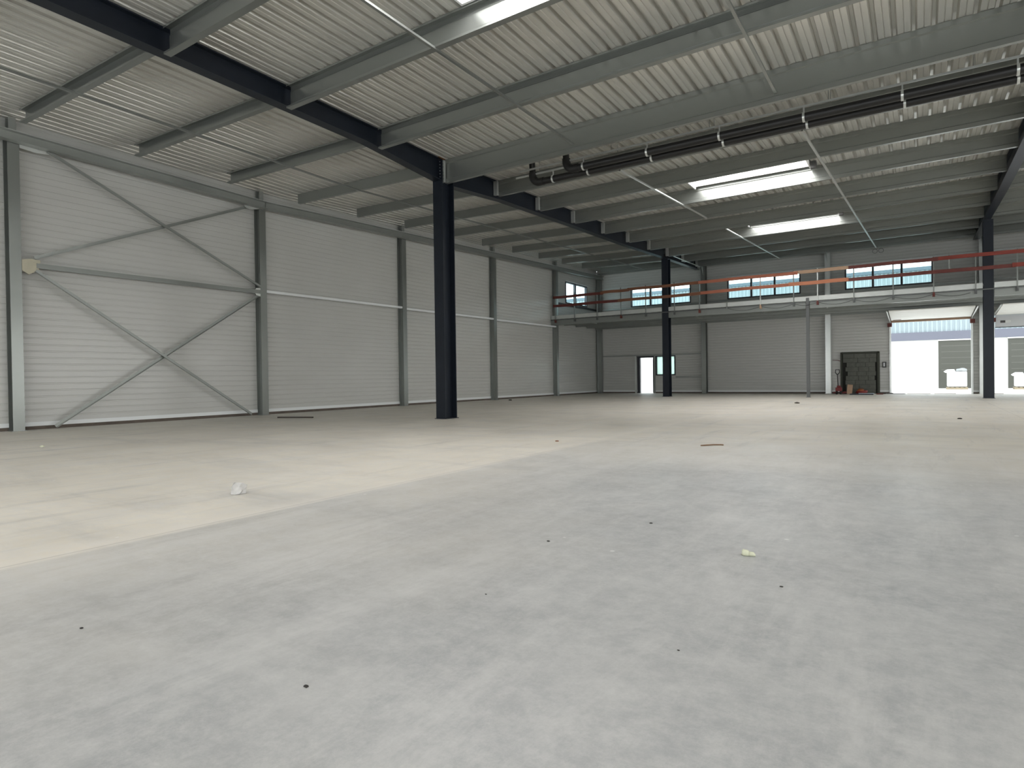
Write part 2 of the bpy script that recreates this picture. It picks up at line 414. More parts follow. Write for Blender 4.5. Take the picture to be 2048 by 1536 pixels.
for y, lb in zip(LCY, lcl):
    e = i_column('wall_column', (-16.28, y, 0), 'x', .25, .21, zd(y)-.24, 'galv', lb)
    # stub that carries the deck above the beam
    MB().prism(ibeam(.16, .14, .012, .01), (-16.27, y, zd(y)-.215), (-16.27, y, zl(-16.2, y)-.012), (0, 1, 0), (1, 0, 0)).build('top_stub', M['galv_dull'], e)
i_column('wall_column', (-16.2, YF-.16, 0), 'x', .3, .2, zd(34.2)-.24, 'galv', 'galvanised corner column where the left wall meets the far wall')

# left wall beam following the roof
for nm, ya, yb, lab in (('near', YB+.2, 11.25, 'galvanised beam along the top of the left wall, nearer length above the cross bracing'),
                        ('far', 11.27, YF-.02, 'galvanised beam along the top of the left wall, farther length reaching the corner')):
    e = empty('edge_beam', (-16.05, ya, zd(ya)-.35), lab, 'beam')
    x = -16.02
    prof = [(-.11, -.42), (.09, -.42), (.09, -.405), (0, -.405), (0, -.235), (.09, -.235), (.09, -.22), (-.11, -.22), (-.11, -.235), (-.012, -.235), (-.012, -.405), (-.11, -.405)]
    mb = MB(); n = len(prof)
    vs = [(x+u, ya, zd(ya)+v_) for u, v_ in prof]+[(x+u, yb, zd(yb)+v_) for u, v_ in prof]
    mb.add(vs, [(i, i+n, (i+1) % n+n, (i+1) % n) for i in range(n)]+[tuple(range(n)), tuple(range(2*n-1, n-1, -1))])
    mb.build('beam_section', M['galv_dull'], e)
    tp = MB(); tp.add([(-16.4, ya, zd(ya)-.2), (-16.15, ya, zd(ya)-.2), (-16.15, yb, zd(yb)-.2), (-16.4, yb, zd(yb)-.2),
                       (-16.4, ya, zd(ya)-.13), (-16.15, ya, zd(ya)-.13), (-16.15, yb, zd(yb)-.13), (-16.4, yb, zd(yb)-.13)],
                      [(0, 3, 2, 1), (4, 5, 6, 7), (0, 1, 5, 4), (1, 2, 6, 5), (2, 3, 7, 6), (3, 0, 4, 7)])
    tp.build('back_angle', M['galv_bright'], e)
# mid-height rail of the left wall
spans = list(zip(LCY, LCY[1:]))[1:]
for (a, b), lb in zip(spans, ['mid-height rail on the left wall, bay right of the cross bracing',
                              'mid-height rail on the left wall, bay partly hidden by the nearest dark column',
                              'mid-height rail on the left wall, bay ending at the gallery']):
    o = MB().prism(thick([(0, 0), (.10, 0), (.10, .07), (.0, .07)], .005), (-16.28, a+.11, 3.63), (-16.28, b-.11, 3.66), (1, 0, 0), (0, 0, 1)).build('wall_rail', M['flash'])
    tag(o, lb, 'rail')

# cross bracing in the first bay: angles from gusset to gusset
def brace(p, q, wd, label, x=-16.12, m_='galv_dull', name='brace'):
    P, Q = Vector((x, *p)), Vector((x, *q)); d = (Q-P).normalized(); n = Vector((1, 0, 0)).cross(d)
    o = MB().prism(thick([(.0, wd), (.0, 0), (wd*.8, 0)], .008), P, Q, (1, 0, 0), n).build(name, M[m_]); tag(o, label, 'brace'); return o
brace((5.85, 6.14), (11.12, 3.74), .072, 'upper brace falling from the top left to the middle of the second wall column', -16.13)
brace((5.62, 3.74), (10.75, 5.99), .072, 'upper brace rising from the pale gusset to the beam at the second wall column', -16.20)
brace((5.58, 3.46), (10.75, .03), .072, 'lower brace falling from the pale gusset to the floor', -16.13)
brace((5.95, .03), (11.12, 3.50), .072, 'lower brace rising from the floor at the left to the second wall column', -16.20)
o = MB().prism(thick([(0, .05), (.1, .05), (.1, -.05), (0, -.05)], .006), (-16.24, 5.62, 3.60), (-16.24, 11.13, 3.62), (1, 0, 0), (0, 0, 1)).build('brace', M['galv'])
tag(o, 'level strut between the two crossed pairs of braces', 'brace')
def gusset(y, z, s_, label, pts, m_='flash'):
    o = MB().prism(pts, (-16.165, y, z), (-16.150, y, z), (0, s_, 0), (0, 0, 1)).build('gusset_plate', M[m_]); tag(o, label, 'plate')
gusset(5.36, 3.60, 1, 'pale gusset plate on the leftmost wall column', [(0, -.13), (.12, -.21), (.30, -.10), (.34, .12), (.16, .14), (0, .10)], 'board')
gusset(11.14, 3.62, -1, 'small gusset plate on the second wall column', [(0, -.13), (.14, -.10), (.2, .0), (.14, .10), (0, .13)], 'galv_bright')
gusset(11.14, 6.02, -1, 'gusset plate under the edge beam beside the second wall column', [(0, .03), (0, .10), (.5, .10), (.45, .0), (.3, -.05)], 'galv_bright')
gusset(5.36, 6.13, 1, 'gusset plate under the edge beam beside the leftmost wall column', [(0, -.03), (0, .10), (.75, .10), (.6, -.02), (.3, -.06)], 'galv_bright')

# ------------------------------------------------------------------ dark main frames
def dark_column(x, y, h, w_, z1, label, plate=True):
    e = i_column('steel_column', (x, y, 0), 'y', h, w_, z1, 'dark', label, tf=.028, tw=.016)
    return e
c2 = dark_column(-9.98, 12.12, .46, .30, zd(12)-.03, 'nearest dark steel column, in the middle of the view')
b_ = MB()
for k in range(6): b_.tube([(-9.98-.152+.30, 11.93, 6.40-.08*k-(.05 if k > 2 else 0)), (-9.98-.152+.32, 11.93, 6.40-.08*k-(.05 if k > 2 else 0))], .012, 6)
for k in range(6):
    z = 6.37-.075*k
    b_.tube([(-9.88, 11.885, z), (-9.88, 11.865, z)], .013, 6); b_.tube([(-10.07, 11.885, z), (-10.07, 11.865, z)], .013, 6)
b_.build('bolts', M['dark_bolt'], c2)
dark_column(-10.13, 28.9, .40, .30, 6.583, 'dark steel column passing through the gallery edge on the left')
dark_column(2.13, 28.9, .40, .30, 6.583, 'dark steel column beside the open doors at the right edge')
o = MB().box(-10.12, -9.84, 11.80, 12.2, 6.462, 6.52).build('filler_block', M['rust']); tag(o, 'rusty brown block wedged on top of the nearest dark column', 'block')

def rafter(x, x2, pts_b, label):
    """I-section rafter with a bottom flange that follows pts_b [(y, zbottom)]"""
    e = empty('rafter', (x, pts_b[0][0], zd(pts_b[0][0])-.5), label, 'rafter')
    def X(y): return x+(x2-x)*(y-pts_b[0][0])/(pts_b[-1][0]-pts_b[0][0])
    web, top, bot = MB(), MB(), MB()
    for (ya, za), (yb, zb) in zip(pts_b, pts_b[1:]):
        za += zl(x, ya)-zd(ya); zb += zl(x, yb)-zd(yb)
        xa, xb = X(ya), X(yb); ta, tb = zl(xa, ya)-.003, zl(xb, yb)-.003
        def hexa(mb, w_, a0, a1, b0, b1):
            vs = [(xa-w_, ya, a0), (xa+w_, ya, a0), (xa+w_, ya, a1), (xa-w_, ya, a1), (xb-w_, yb, b0), (xb+w_, yb, b0), (xb+w_, yb, b1), (xb-w_, yb, b1)]
            mb.add(vs, [(0, 1, 2, 3), (4, 7, 6, 5), (0, 4, 5, 1), (1, 5, 6, 2), (2, 6, 7, 3), (3, 7, 4, 0)])
        hexa(web, .008, za, ta, zb, tb); hexa(top, .10, ta-.02, ta, tb-.02, tb); hexa(bot, .12, za-.02, za, zb-.02, zb)
    web.build('web', M['dark'], e); top.build('top_flange', M['dark'], e); bot.build('bottom_flange', M['dark'], e)
    return e
rb1 = [(YB+.2, 6.38), (5, 6.21), (9.45, 6.135), (11.9, 5.93)]
rb2 = [(12.35, 5.90), (14.7, 6.08), (19, 6.23), (23.8, 6.37), (28.7, 6.605), (33.9, 6.79)]
rb3 = [(12.35, 6.03), (14.7, 6.10)]+rb2[2:]
rafter(RX, RX, rb1, 'dark rafter from the top left corner down to the nearest dark column')
rafter(RX, RX-.16, rb2, 'dark rafter running away from the nearest dark column to the far wall')
rafter(RX2+.0, RX2+.0, rb3, 'dark rafter at the right edge above the right-hand dark column')
rafter(RX2+.0, RX2+.0, rb1, 'dark rafter above the camera, outside the right edge of the view')

# ------------------------------------------------------------------ purlins
def purlin(x0, x1, y, h, label, sgn, plate, grp):
    """sgn -1: open side toward the camera, +1: flat web toward the camera"""
    e = empty('purlin', ((x0+x1)/2, y, zd(y)-h), label, 'purlin', grp)
    z1 = -.004; z0 = z1-h; f = .11 if sgn < 0 else .085; l = .03; s_ = .028 if sgn > 0 else .012
    line = [(sgn*f, z0+l), (sgn*f, z0), (0, z0)]+([(0, z0+.085), (sgn*s_, z0+.105), (sgn*s_, z1-.105), (0, z1-.085)] if h > .3 else [])+[(0, z1), (sgn*f, z1), (sgn*f, z1-l)]
    MB().prism(thick(line, .005), (x0, y, zl(x0, y)), (x1, y, zl(x1, y)), (0, 1, 0), (0, 0, 1)).build('section', M['galv'], e)
    if plate:
        MB().box(x0-.09, x0+.03, y-.095, y-.012, zl(x0, y)+z0+.012, zl(x0, y)+z1-.03).build('end_cleat', M['galv_bright'], e)
    return e
pn = len(PY)
for i, y in enumerate(PY):
    k = pn-i; s_ = -1 if y < 11 else 1
    purlin(RX+.105, RX2-.105, y, .58 if abs(y-12.05) < .1 else .43, 'deep galvanised purlin in the middle roof bay, %s from the far wall' % ORD[k], s_, s_ > 0, 'purlins of the middle roof bay')
    purlin(-15.55, RX-.105, y, .27, 'shallow purlin in the roof bay beside the left wall, %s from the far wall' % ORD[k], s_, False, 'purlins of the left roof bay')
    if y > 12: purlin(RX2+.105, XR-.1, y, .43, 'purlin right of the right-hand rafter, %s from the far wall' % ORD[k], s_, False, 'purlins of the right roof bay')

# bridging bars across the purlins
def bridging(x, x2, h, ya, yb, label, m_='galv'):
    P = Vector((x, ya, zl(x, ya)-h-.02)); Q = Vector((x2, yb, zl(x2, yb)-h-.02))
    o = MB().prism(thick([(-.022, .022), (-.022, -.012), (.022, -.012), (.022, .022)], .004), P, Q, (1, 0, 0), (0, 0, 1)).build('bridging_bar', M[m_]); tag(o, label, 'bar')
bridging(-6.28, -6.24, .434, 2.95, 9.9, 'thin bar under the purlins from the top edge left of the top rooflight, nearer length')
bridging(-6.24, -6.24, .434, 9.9, 12.0, 'thin bar under the purlins between the near bar and the deep valley purlin, left line', 'galv')
bridging(-6.2, -6.05, .434, 14.4, 21.4, 'pale thin bar under the purlins below the black pipes, left line', 'galv_bright')
bridging(-6.0, -5.8, .434, 23.75, 33.1, 'thin bar under the purlins reaching the far wall above the middle window', 'galv_bright')
bridging(-2.2, -2.14, .434, 5.2, 12.0, 'thin bar under the purlins from the top edge, right line')
bridging(-2.05, -1.65, .434, 14.4, 33.1, 'pale thin bar under the purlins right of the two far rooflights', 'galv_bright')
bridging(-9.6, -9.75, .434, 28.45, 33.1, 'short pale bar under the purlins right of the left gallery column', 'galv_bright')
bridging(-13.0, -12.9, .274, 2.95, 12.0, 'thin bar under the purlins of the left roof bay, nearer length')
bridging(-12.9, -12.9, .274, 12.05, 33.1, 'thin bar under the purlins of the left roof bay, farther length')

# ------------------------------------------------------------------ black pipes
def pipe(y, z, xe, r, label, clamps, top):
    e = empty('drain_pipe', (xe, y, z), label, 'pipe')
    R_ = .2; pts = [(13.5, y, z)]+[(xe+R_, y, z)]
    MB().tube(pts, r, 20).build('pipe_run', M['black'], e)
    arc = [(xe+R_-R_*math.sin(t), y, z+R_-R_*math.cos(t)) for t in [P2*k/8 for k in range(9)]]
    MB().tube([(xe+R_+.12, y, z)]+arc+[(xe-.0, y, z+R_+.06)], r+.014, 20).build('elbow', M['black'], e)
    MB().tube([(xe, y, z+R_), (xe-.02, y, top)], r-.006, 20).build('riser', M['black'], e)
    for cx in clamps:
        t = MB(); t.tube([(cx-.02, y, z), (cx+.02, y, z)], r+.012, 20); t.box(cx-.012, cx+.012, y-.012, y+.012, z+r, z+.20)
        t.build('clamp', M['galv_bright'], e)
    return e
pipe(13.0, 5.895, -6.95, .083, 'nearer of the two black pipes under the roof', [-6.5, -4.95, -3.4, -1.82, -.23, 1.36, 2.95], 6.40)
pipe(13.36, 5.885, -8.1, .083, 'farther, longer of the two black pipes under the roof', [-7.51, -6.55, -4.98, -3.41, -1.81, -.2, 1.4, 3.0], 6.42)
for y, x0, lab in ((13.0, -8.25, 'nearer thin hanger rail above the black pipes'), (13.36, -8.6, 'farther thin hanger rail above the black pipes')):
    e = empty('hanger_rail', (x0, y, 6.08), lab, 'rail')
    MB().box(x0, 13.5, y-.016, y+.016, 6.085, 6.12).build('rail_section', M['galv_bright'], e)
    for cx in [-7.9, -5.8, -3.6, -1.4, .8, 3.0]:
        MB().tube([(cx, y, 6.12), (cx, y, zl(cx, y)-.0)], .006, 6).build('hanger_rod', M['galv'], e)

# ------------------------------------------------------------------ far wall columns and rails
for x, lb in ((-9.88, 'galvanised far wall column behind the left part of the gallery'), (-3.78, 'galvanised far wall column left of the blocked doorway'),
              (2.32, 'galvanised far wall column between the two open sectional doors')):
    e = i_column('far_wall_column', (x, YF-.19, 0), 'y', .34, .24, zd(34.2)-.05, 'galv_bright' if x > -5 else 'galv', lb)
    # haunch that meets the rafter
    MB().prism([(0, 0), (0, -.75), (-.5, 0)], (x-.008, YF-.36, zd(34)-.02), (x+.008, YF-.36, zd(34)-.02), (0, 1, 0), (0, 0, 1)).build('haunch', M['galv_bright'], e)
def grt(x0, x1, z, lab, h=.08, m_='galv_dull'):
    o = MB().box(x0, x1, YF-.10, YF-.02, z, z+h).build('wall_rail', M[m_]); tag(o, lab, 'rail')
grt(-16.05, -10.02, 2.17, 'rail over the open door on the far wall'); grt(-11.55, -10.02, .88, 'short rail low on the far wall right of the small window')
grt(-16.05, -10.02, 6.22, 'rail above the leftmost gallery window', .05, 'galv_bright'); grt(-9.74, -3.92, 6.26, 'rail above the middle gallery window', .05, 'galv_bright')
grt(-3.64, 2.18, 6.27, 'rail above the right gallery window', .05, 'galv_bright'); grt(2.46, XR-.1, 6.27, 'rail high on the far wall beyond the right-hand column', .05, 'galv_bright')
grt(-16.05, -10.02, 4.96, 'rail below the leftmost gallery window'); grt(-9.74, -3.92, 4.98, 'rail below the middle gallery window')
grt(-3.64, 2.18, 4.98, 'rail below the right gallery window'); grt(2.46, XR-.1, 5.0, 'rail low above the gallery beyond the right-hand column')
o = MB().box(-16.38, -16.30, 29.15, 34.2, 4.96, 5.05).build('wall_rail', M['frame']); tag(o, 'dark rail below the corner window on the left wall', 'rail')
# eaves strip
o = MB().box(XL+.05, XR-.05, YF-.14, YF-.02, zd(34.3)-.14, zd(34.3)-.02).build('eaves_rail', M['galv_dull']); tag(o, 'rail along the top of the far wall under the roof', 'rail')

# ------------------------------------------------------------------ windows
def window(name, x0, x1, z0, z1, mull, axis='y', glass='glass', trans=()):
    e = empty(name, ((x0+x1)/2, YF, z0) if axis == 'y' else (XL, (x0+x1)/2, z0)); struct(e)
    fr = MB(); t = .065
    def bx(mb, a0, a1, c0, c1, d0=-.03, d1=.12):
        if axis == 'y': mb.box(a0, a1, YF+d0, YF+d1, c0, c1)
        else: mb.box(XL-d1, XL-d0, a0, a1, c0, c1)
    bx(fr, x0, x0+t, z0, z1); bx(fr, x1-t, x1, z0, z1); bx(fr, x0+t, x1-t, z0, z0+t); bx(fr, x0+t, x1-t, z1-t, z1)
    for m_ in mull: bx(fr, m_-.045, m_+.045, z0+t, z1-t)
    for zz in trans: bx(fr, x0+t, x1-t, zz-.02, zz+.02)
    fr.build('window_frame', M['frame'], e)
    sl = MB(); bx(sl, x0-.06, x1+.06, z1, z1+.03, -.09, .0); sl.build('head_trim', M['flash'], e)
    ed = [x0+t]+[v for m_ in mull for v in (m_-.045, m_+.045)]+[x1-t]
    for a, b in zip(ed[::2], ed[1::2]):
        g = MB(); bx(g, a, b, z0+t, z1-t, .05, .062); g.build('pane', M[glass], e)
window('window_1', *UW[0], (-13.02, -11.84)); window('window_2', *UW[1], (-7.44, -6.28)); window('window_3', *UW[2], (-1.86, -.69))
window('window_4', *LW, (31.62,), axis='x'); window('window_5', *SW, (), glass='frost')

# ------------------------------------------------------------------ personnel door (open)
e = empty('door_1', ((PD[0]+PD[1])/2, YF, 0)); struct(e)
fr = MB(); t = .12
fr.box(PD[0], PD[0]+t+.04, YF-.04, YF+.14, 0, PD[3]); fr.box(PD[1]-.06, PD[1], YF-.04, YF+.14, 0, PD[3]); fr.box(PD[0]+t, PD[1]-.06, YF-.04, YF+.14, PD[3]-.1, PD[3])
fr.build('door_frame', M['frame'], e)
MB().box(PD[0]-.13, PD[0]-.03, YF-.10, YF-.0, 0, 2.2).build('jamb_post', M['galv_bright'], e)
MB().box(PD[1]+.01, PD[1]+.08, YF-.10, YF-.0, 0, 2.2).build('jamb_post', M['galv_dull'], e)
lf = MB().prism([(0, 0), (.045, 0), (.045, -.82), (0, -.82)], (PD[1]-.10, YF+.14, .03), (PD[1]-.10, YF+.14, 2.0), (-1, 0, 0), (.10, -1, 0)).build('door_leaf', M['doorpanel'], e)
MB().tube([(PD[1]-.2, YF+.85, 1.0), (PD[1]-.26, YF+.85, 1.0), (PD[1]-.26, YF+.74, 1.0)], .012, 8).build('handle', M['galv_bright'], lf)

# ------------------------------------------------------------------ sectional doors
def sectional(name, x0, x1, lead, label_strip):
    e = empty(name, ((x0+x1)/2, YF, 0)); struct(e)
    tr = MB()
    for x, s_ in ((x0, -1), (x1, 1)):
        tr.box(min(x, x+s_*.07), max(x, x+s_*.07), YF-.07, YF+.12, 0, 3.35)
    tr.build('vertical_track', M['galv_bright'], e)
    for x, s_ in ((x0, -1), (x1, 1)):
        h = MB(); xx = x+s_*.05
        R_ = .3
        pts = [(xx, YF-.08, 3.1)]+[(xx, YF-.08-R_+R_*math.cos(t), 3.2+R_*math.sin(t)*.85) for t in [P2*k/6 for k in range(7)]]+[(xx, 31.0, 3.62)]
        h.tube(pts, .028, 8); h.build('curved_track', M['galv_bright'], e)
        MB().box(xx-.09, xx+.09, YF-.18, YF-.05, 3.16, 3.34).build('hinge_bracket', M['wood_dark'], e)
    # leaf panels parked overhead
    n = 5; ya, za, yb, zb = YF-.36, 3.44, 31.3, 3.64
    for k in range(n):
        a, b = k/n, (k+1)/n-.006
        P = Vector((x0+.02, ya+(yb-ya)*a, za+(zb-za)*a)); Q = Vector((x0+.02, ya+(yb-ya)*b, za+(zb-za)*b))
        mb = MB(); mb.add([P, P+Vector((x1-x0-.04, 0, 0)), Q+Vector((x1-x0-.04, 0, 0)), Q, P+Vector((0, 0, .04)), P+Vector((x1-x0-.04, 0, .04)), Q+Vector((x1-x0-.04, 0, .04)), Q+Vector((0, 0, .04))],
                          [(0, 3, 2, 1), (4, 5, 6, 7), (0, 1, 5, 4), (1, 2, 6, 5), (2, 3, 7, 6), (3, 0, 4, 7)])
        mb.build('door_panel', M['white'], e)
    if lead:
        p = MB().box(x0+.02, x1-.02, YF-.06, YF-.02, 2.93, 3.44).build('door_panel', M['doorpanel'], e)
        MB().box(x0+.02, x1-.02, YF-.065, YF-.015, 2.90, 2.93).build('bottom_seal', M['rubber'], p)
        hx = x0+.20
        MB().box(hx, hx+.17, YF-.085, YF-.06, 3.11, 3.21).build('handle_recess', M['eboxd'], p)
        MB().box(hx+.17, hx+.36, YF-.085, YF-.06, 3.11, 3.21).build('handle_plate', M['flash'], p)
    else:
        MB().box(x0+.1, x0+.42, ya-.19, ya-.17, 3.435, 3.45).build('bottom_handle', M['wood_brown'], e)
        MB().box(x0, x1, YF-.02, YF+.1, 3.36, 3.45).build('lintel_seal', M['wood_light'], e)
    return e
sectional('door_2', GD[0], GD[1], False, 0); sectional('door_3', GD2[0], GD2[1], True, 0)

# ------------------------------------------------------------------ blocked-up doorway
e = empty('block_infill', ((BI[0]+BI[1])/2, YF, 0), 'doorway in the far wall filled with rough dark grey blocks', 'infill')
MB().box(BI[0], BI[1], YF+.03, YF+.10, 0, BI[3]).build('backing', M['mortar'], e)
fr = MB(); fr.box(BI[0]-.05, BI[0]+.03, YF-.09, YF+.03, 0, BI[3]+.04); fr.box(BI[1]-.06, BI[1]+.04, YF-.09, YF+.03, 0, BI[3]+.04); fr.box(BI[0], BI[1], YF-.09, YF+.03, BI[3]-.03, BI[3]+.05)
fr.build('frame', M['bframe'], e)
rows = 9; hz = (BI[3]-.05)/rows
for r_ in range(rows):
    z0 = .01+r_*hz
    l = BI[0]+(.20+random.uniform(-.05, .06) if r_ < 7 else .06); rgt = BI[1]-(.16+random.uniform(-.05, .05) if r_ < 7 else .08)
    nb = 3; cut = [l]+[l+(rgt-l)*(k+(.5 if r_ % 2 else 0)-(.16 if r_ % 2 else 0))/nb for k in range(1, nb)]+[rgt]
    for a, b in zip(cut, cut[1:]):
        MB().box(a+.004, b-.004, YF-.05+random.uniform(-.008, .008), YF+.03, z0+.003, z0+hz-.003).build('block', M['block'], e, .006)
o = MB().tube([(-3.62, YF-.04, 1.66), (-3.4, YF-.05, 1.65), (-3.26, YF-.05, 1.60)], .014, 8).build('cable', M['wood_dark']); tag(o, 'short reddish cable between the far wall column and the blocked doorway', 'cable')
e = empty('switch_box', (-1.38, YF, 1.2), 'small grey control box on the wall left of the open sectional door', 'box')
MB().box(-1.50, -1.33, YF-.09, YF-.01, 1.24, 1.52).build('housing', M['eboxd'], e, .01)
MB().box(-1.45, -1.385, YF-.10, YF-.09, 1.30, 1.47).build('front_cover', M['doorpanel'], e)

# ------------------------------------------------------------------ mezzanine
ME = 28.74
e = empty('gallery_beam', (-7, ME, 3.76), 'long galvanised channel beam along the gallery edge', 'beam')
for i, (xa, xb) in enumerate(((XL+.03, -10.30), (-9.97, -4.03), (-3.85, 1.96), (2.30, XR-.1))):
    mb = MB().prism(thick([(.10, 3.79), (.10, 3.76), (0, 3.76), (0, 4.04), (.10, 4.04)], .012), (xa, ME, 0), (xb, ME, 0), (0, 1, 0), (0, 0, 1))
    mb.build('channel', M['galv'], e)
o = MB().box(XL+.03, XR-.1, ME-.05, ME-.01, 4.005, 4.05).build('cable_tray', M['thin']); tag(o, 'dark cable rail along the face of the gallery', 'rail')
fl = struct(MB().box(XL+.0, XR, ME+.04, YF, 4.17, 4.24).build('trim_1', M['conc_edge']))
for i, (xa, xb) in enumerate(((XL+.03, -10.30), (-9.97, 1.96), (2.30, XR-.1))):
    o = MB().box(xa, xb, ME-.01, ME+.03, 4.075, 4.265).build('edge_board', M['galv_bright'])
    tag(o, ('upstand plate on the gallery edge left of the left gallery column', 'upstand plate on the gallery edge between the two dark columns', 'upstand plate on the gallery edge right of the right-hand dark column')[i], 'plate')
sf = MB(); k = XL
while k < XR-.2:
    sf.add([(k, ME+.1, 4.165), (k+.15, ME+.1, 4.165), (k+.15, YF, 4.165), (k, YF, 4.165)], [(0, 3, 2, 1)])
    sf.add([(k+.15, ME+.1, 4.165), (k+.17, ME+.1, 4.12), (k+.17, YF, 4.12), (k+.15, YF, 4.165)], [(0, 1, 2, 3)])
    sf.add([(k+.17, ME+.1, 4.12), (k+.28, ME+.1, 4.12), (k+.28, YF, 4.12), (k+.17, YF, 4.12)], [(0, 3, 2, 1)])
    sf.add([(k+.28, ME+.1, 4.12), (k+.3, ME+.1, 4.165), (k+.3, YF, 4.165), (k+.28, YF, 4.12)], [(0, 1, 2, 3)]); k += .3
struct(sf.build('trim_2', M['galv_dull']))
for i, y in enumerate((30.1, 31.5, 32.9, 34.1)):
    z0 = 3.84
    o = MB().prism(thick([(.06, z0+.02), (.06, z0), (0, z0), (0, 4.11), (.06, 4.11)], .006), (XL+.05, y, 0), (XR-.1, y, 0), (0, 1, 0), (0, 0, 1)).build('gallery_joist', M['galv_dull'])
    tag(o, 'galvanised joist under the gallery, %s behind the edge beam' % ORD[i+1], 'joist')
for i, (x, d, w_) in enumerate(((-14.3, 1.0, 'near the corner window'), (-8.9, .9, 'right of the left gallery column'), (-5.9, .7, 'above the wide blank wall'), (-3.3, .7, 'behind the thin post'),
                                (-1.9, .4, 'left of the raised door panel'), (.3, .4, 'above the raised door panel'))):
    o = MB().box(x, x+.05, ME+.12, ME+.12+d, 3.795, 3.835).build('flat_bar', M['galv_bright']); tag(o, 'short pale bar under the gallery %s' % w_, 'bar')
# thin post
e = empty('thin_post', (-3.94, ME+.06, 0), 'slim grey post holding up the middle of the gallery edge', 'post')
MB().prism(ibeam(.12, .12, .01, .01), (-3.94, ME-.0, .012), (-3.94, ME-.0, 4.2), (1, 0, 0), (0, 1, 0)).build('shaft', M['thin'], e)
MB().box(-4.03, -3.85, ME-.09, ME+.09, 0, .012).build('base_plate', M['thin'], e)
# guardrail posts with clamps
posts = [-16.1, -14.96, -13.67, -12.37, -11.08, -9.66, -8.48, -5.81, -4.47, -3.55, -2.22, -.86, .46, 1.75, 2.95, 4.2, 5.6]
pl_ = ['at the left wall column', 'second from the left end', 'in front of the corner of the hall', 'left of the leftmost window', 'in front of the leftmost window',
       'just right of the left gallery column', 'in front of the wall column behind the gallery', 'across the middle pane of the middle window', 'across the right pane of the middle window',
       'right of the middle window above the slim post', 'across the left pane of the right window', 'across the middle pane of the right window', 'at the right edge of the right window',
       'just left of the right-hand dark column', 'at the right edge of the view', 'just beyond the right edge of the view', 'farthest right beyond the view']
for i, (x, d) in enumerate(zip(posts, pl_)):
    bright = i in (7, 9)
    e = empty('guardrail_post', (x, ME-.06, 3.85), 'thin guardrail post on the gallery edge, %s' % d, 'post')
    MB().box(x-.02, x+.02, ME-.098, ME-.062, 3.9, 5.40).build('upright', M['galv_bright' if bright else 'galv'], e)
    c = MB(); c.box(x-.04, x+.04, ME-.10, ME-.01, 3.88, 4.0); c.tube([(x, ME-.10, 3.94), (x, ME-.16, 3.94)], .012, 8); c.box(x-.03, x+.03, ME-.12, ME-.10, 3.98, 4.05)
    c.build('clamp', M['wood_light' if i == 7 else ('thin' if i % 3 else 'wood_dark')], e)
o = MB().box(-7.27, -7.23, ME-.08, ME-.04, 3.95, 4.3).build('post_stub', M['galv']); tag(o, 'short cut-off post stub on the gallery edge left of the middle window', 'post')
o = MB().box(.93, .96, ME-.10, ME-.075, 4.84, 5.42).build('hanging_strap', M['galv_dull']); tag(o, 'thin strap between the two planks right of the right window', 'strap')
# planks
def plank(x0, x1, z, m_, label, dy=0, dz=0, h=.135):
    mb = MB(); n = 6; vs = []; z -= .042
    for k in range(n+1):
        x = x0+(x1-x0)*k/n; w_ = .008*math.sin(k*1.3+x0)
        vs += [(x, ME-.128+dy, z-h/2+w_+dz*k/n), (x, ME-.101+dy, z-h/2+w_+dz*k/n), (x, ME-.101+dy, z+h/2+w_+dz*k/n), (x, ME-.128+dy, z+h/2+w_+dz*k/n)]
    fs = [(4*k+a, 4*k+(a+1) % 4, 4*k+4+(a+1) % 4, 4*k+4+a) for k in range(n) for a in range(4)]+[(0, 3, 2, 1), (4*n, 4*n+1, 4*n+2, 4*n+3)]
    mb.add(vs, fs); o = mb.build('plank', M[m_]); tag(o, label, 'plank')
D2 = -.03
plank(-16.2, -13.3, 5.25, 'wood_dark', 'dark red upper guardrail plank in the far left corner')
plank(-13.45, -11.9, 5.28, 'wood_brown', 'brown upper guardrail plank left of the leftmost window', D2)
plank(-12.0, -8.4, 5.31, 'wood_brown', 'brown upper guardrail plank across the leftmost window and left gallery column')
plank(-8.5, -4.3, 5.32, 'wood_pink', 'faded red upper guardrail plank across the middle window', D2)
plank(-4.45, -2.3, 5.34, 'wood_light', 'pale bare wood upper guardrail plank above the slim post')
plank(-2.4, .6, 5.34, 'wood_dark', 'dark upper guardrail plank across the right window', D2)
plank(.42, 6.0, 5.345, 'wood_red', 'bright red upper guardrail plank running off the right edge')
plank(-16.2, -12.3, 4.80, 'wood_dark', 'dark red lower guardrail plank in the far left corner')
plank(-12.5, -8.4, 4.80, 'wood_brown', 'brown lower guardrail plank across the leftmost window', D2, .0)
plank(-8.5, -4.5, 4.83, 'wood_pink', 'reddish lower guardrail plank across the middle window', 0, .03)
plank(-4.66, -2.4, 4.855, 'wood_orange', 'orange-brown lower guardrail plank above the slim post', D2, 0, .15)
plank(-2.5, 2.9, 4.85, 'wood_dark', 'dark red lower guardrail plank across the right window')
plank(2.8, 6.0, 4.86, 'wood_red', 'red lower guardrail plank running off the right edge', D2, 0, .15)
# drooping cable
pts = []
ps = [-7.2, -5.81, -4.47, -3.55, -2.22, -.86, .46, 1.75]
for a, b in zip(ps, ps[1:]):
    for k in range(8): t = k/8; pts.append((a+(b-a)*t, ME-.075, 3.98-.13*math.sin(math.pi*t)*(b-a)/1.35))
tg = MB().tube(pts, .008, 6).build('drooping_cable', M['cable']); tag(tg, 'thin dark cable sagging between guardrail clamps on the gallery face', 'cable')
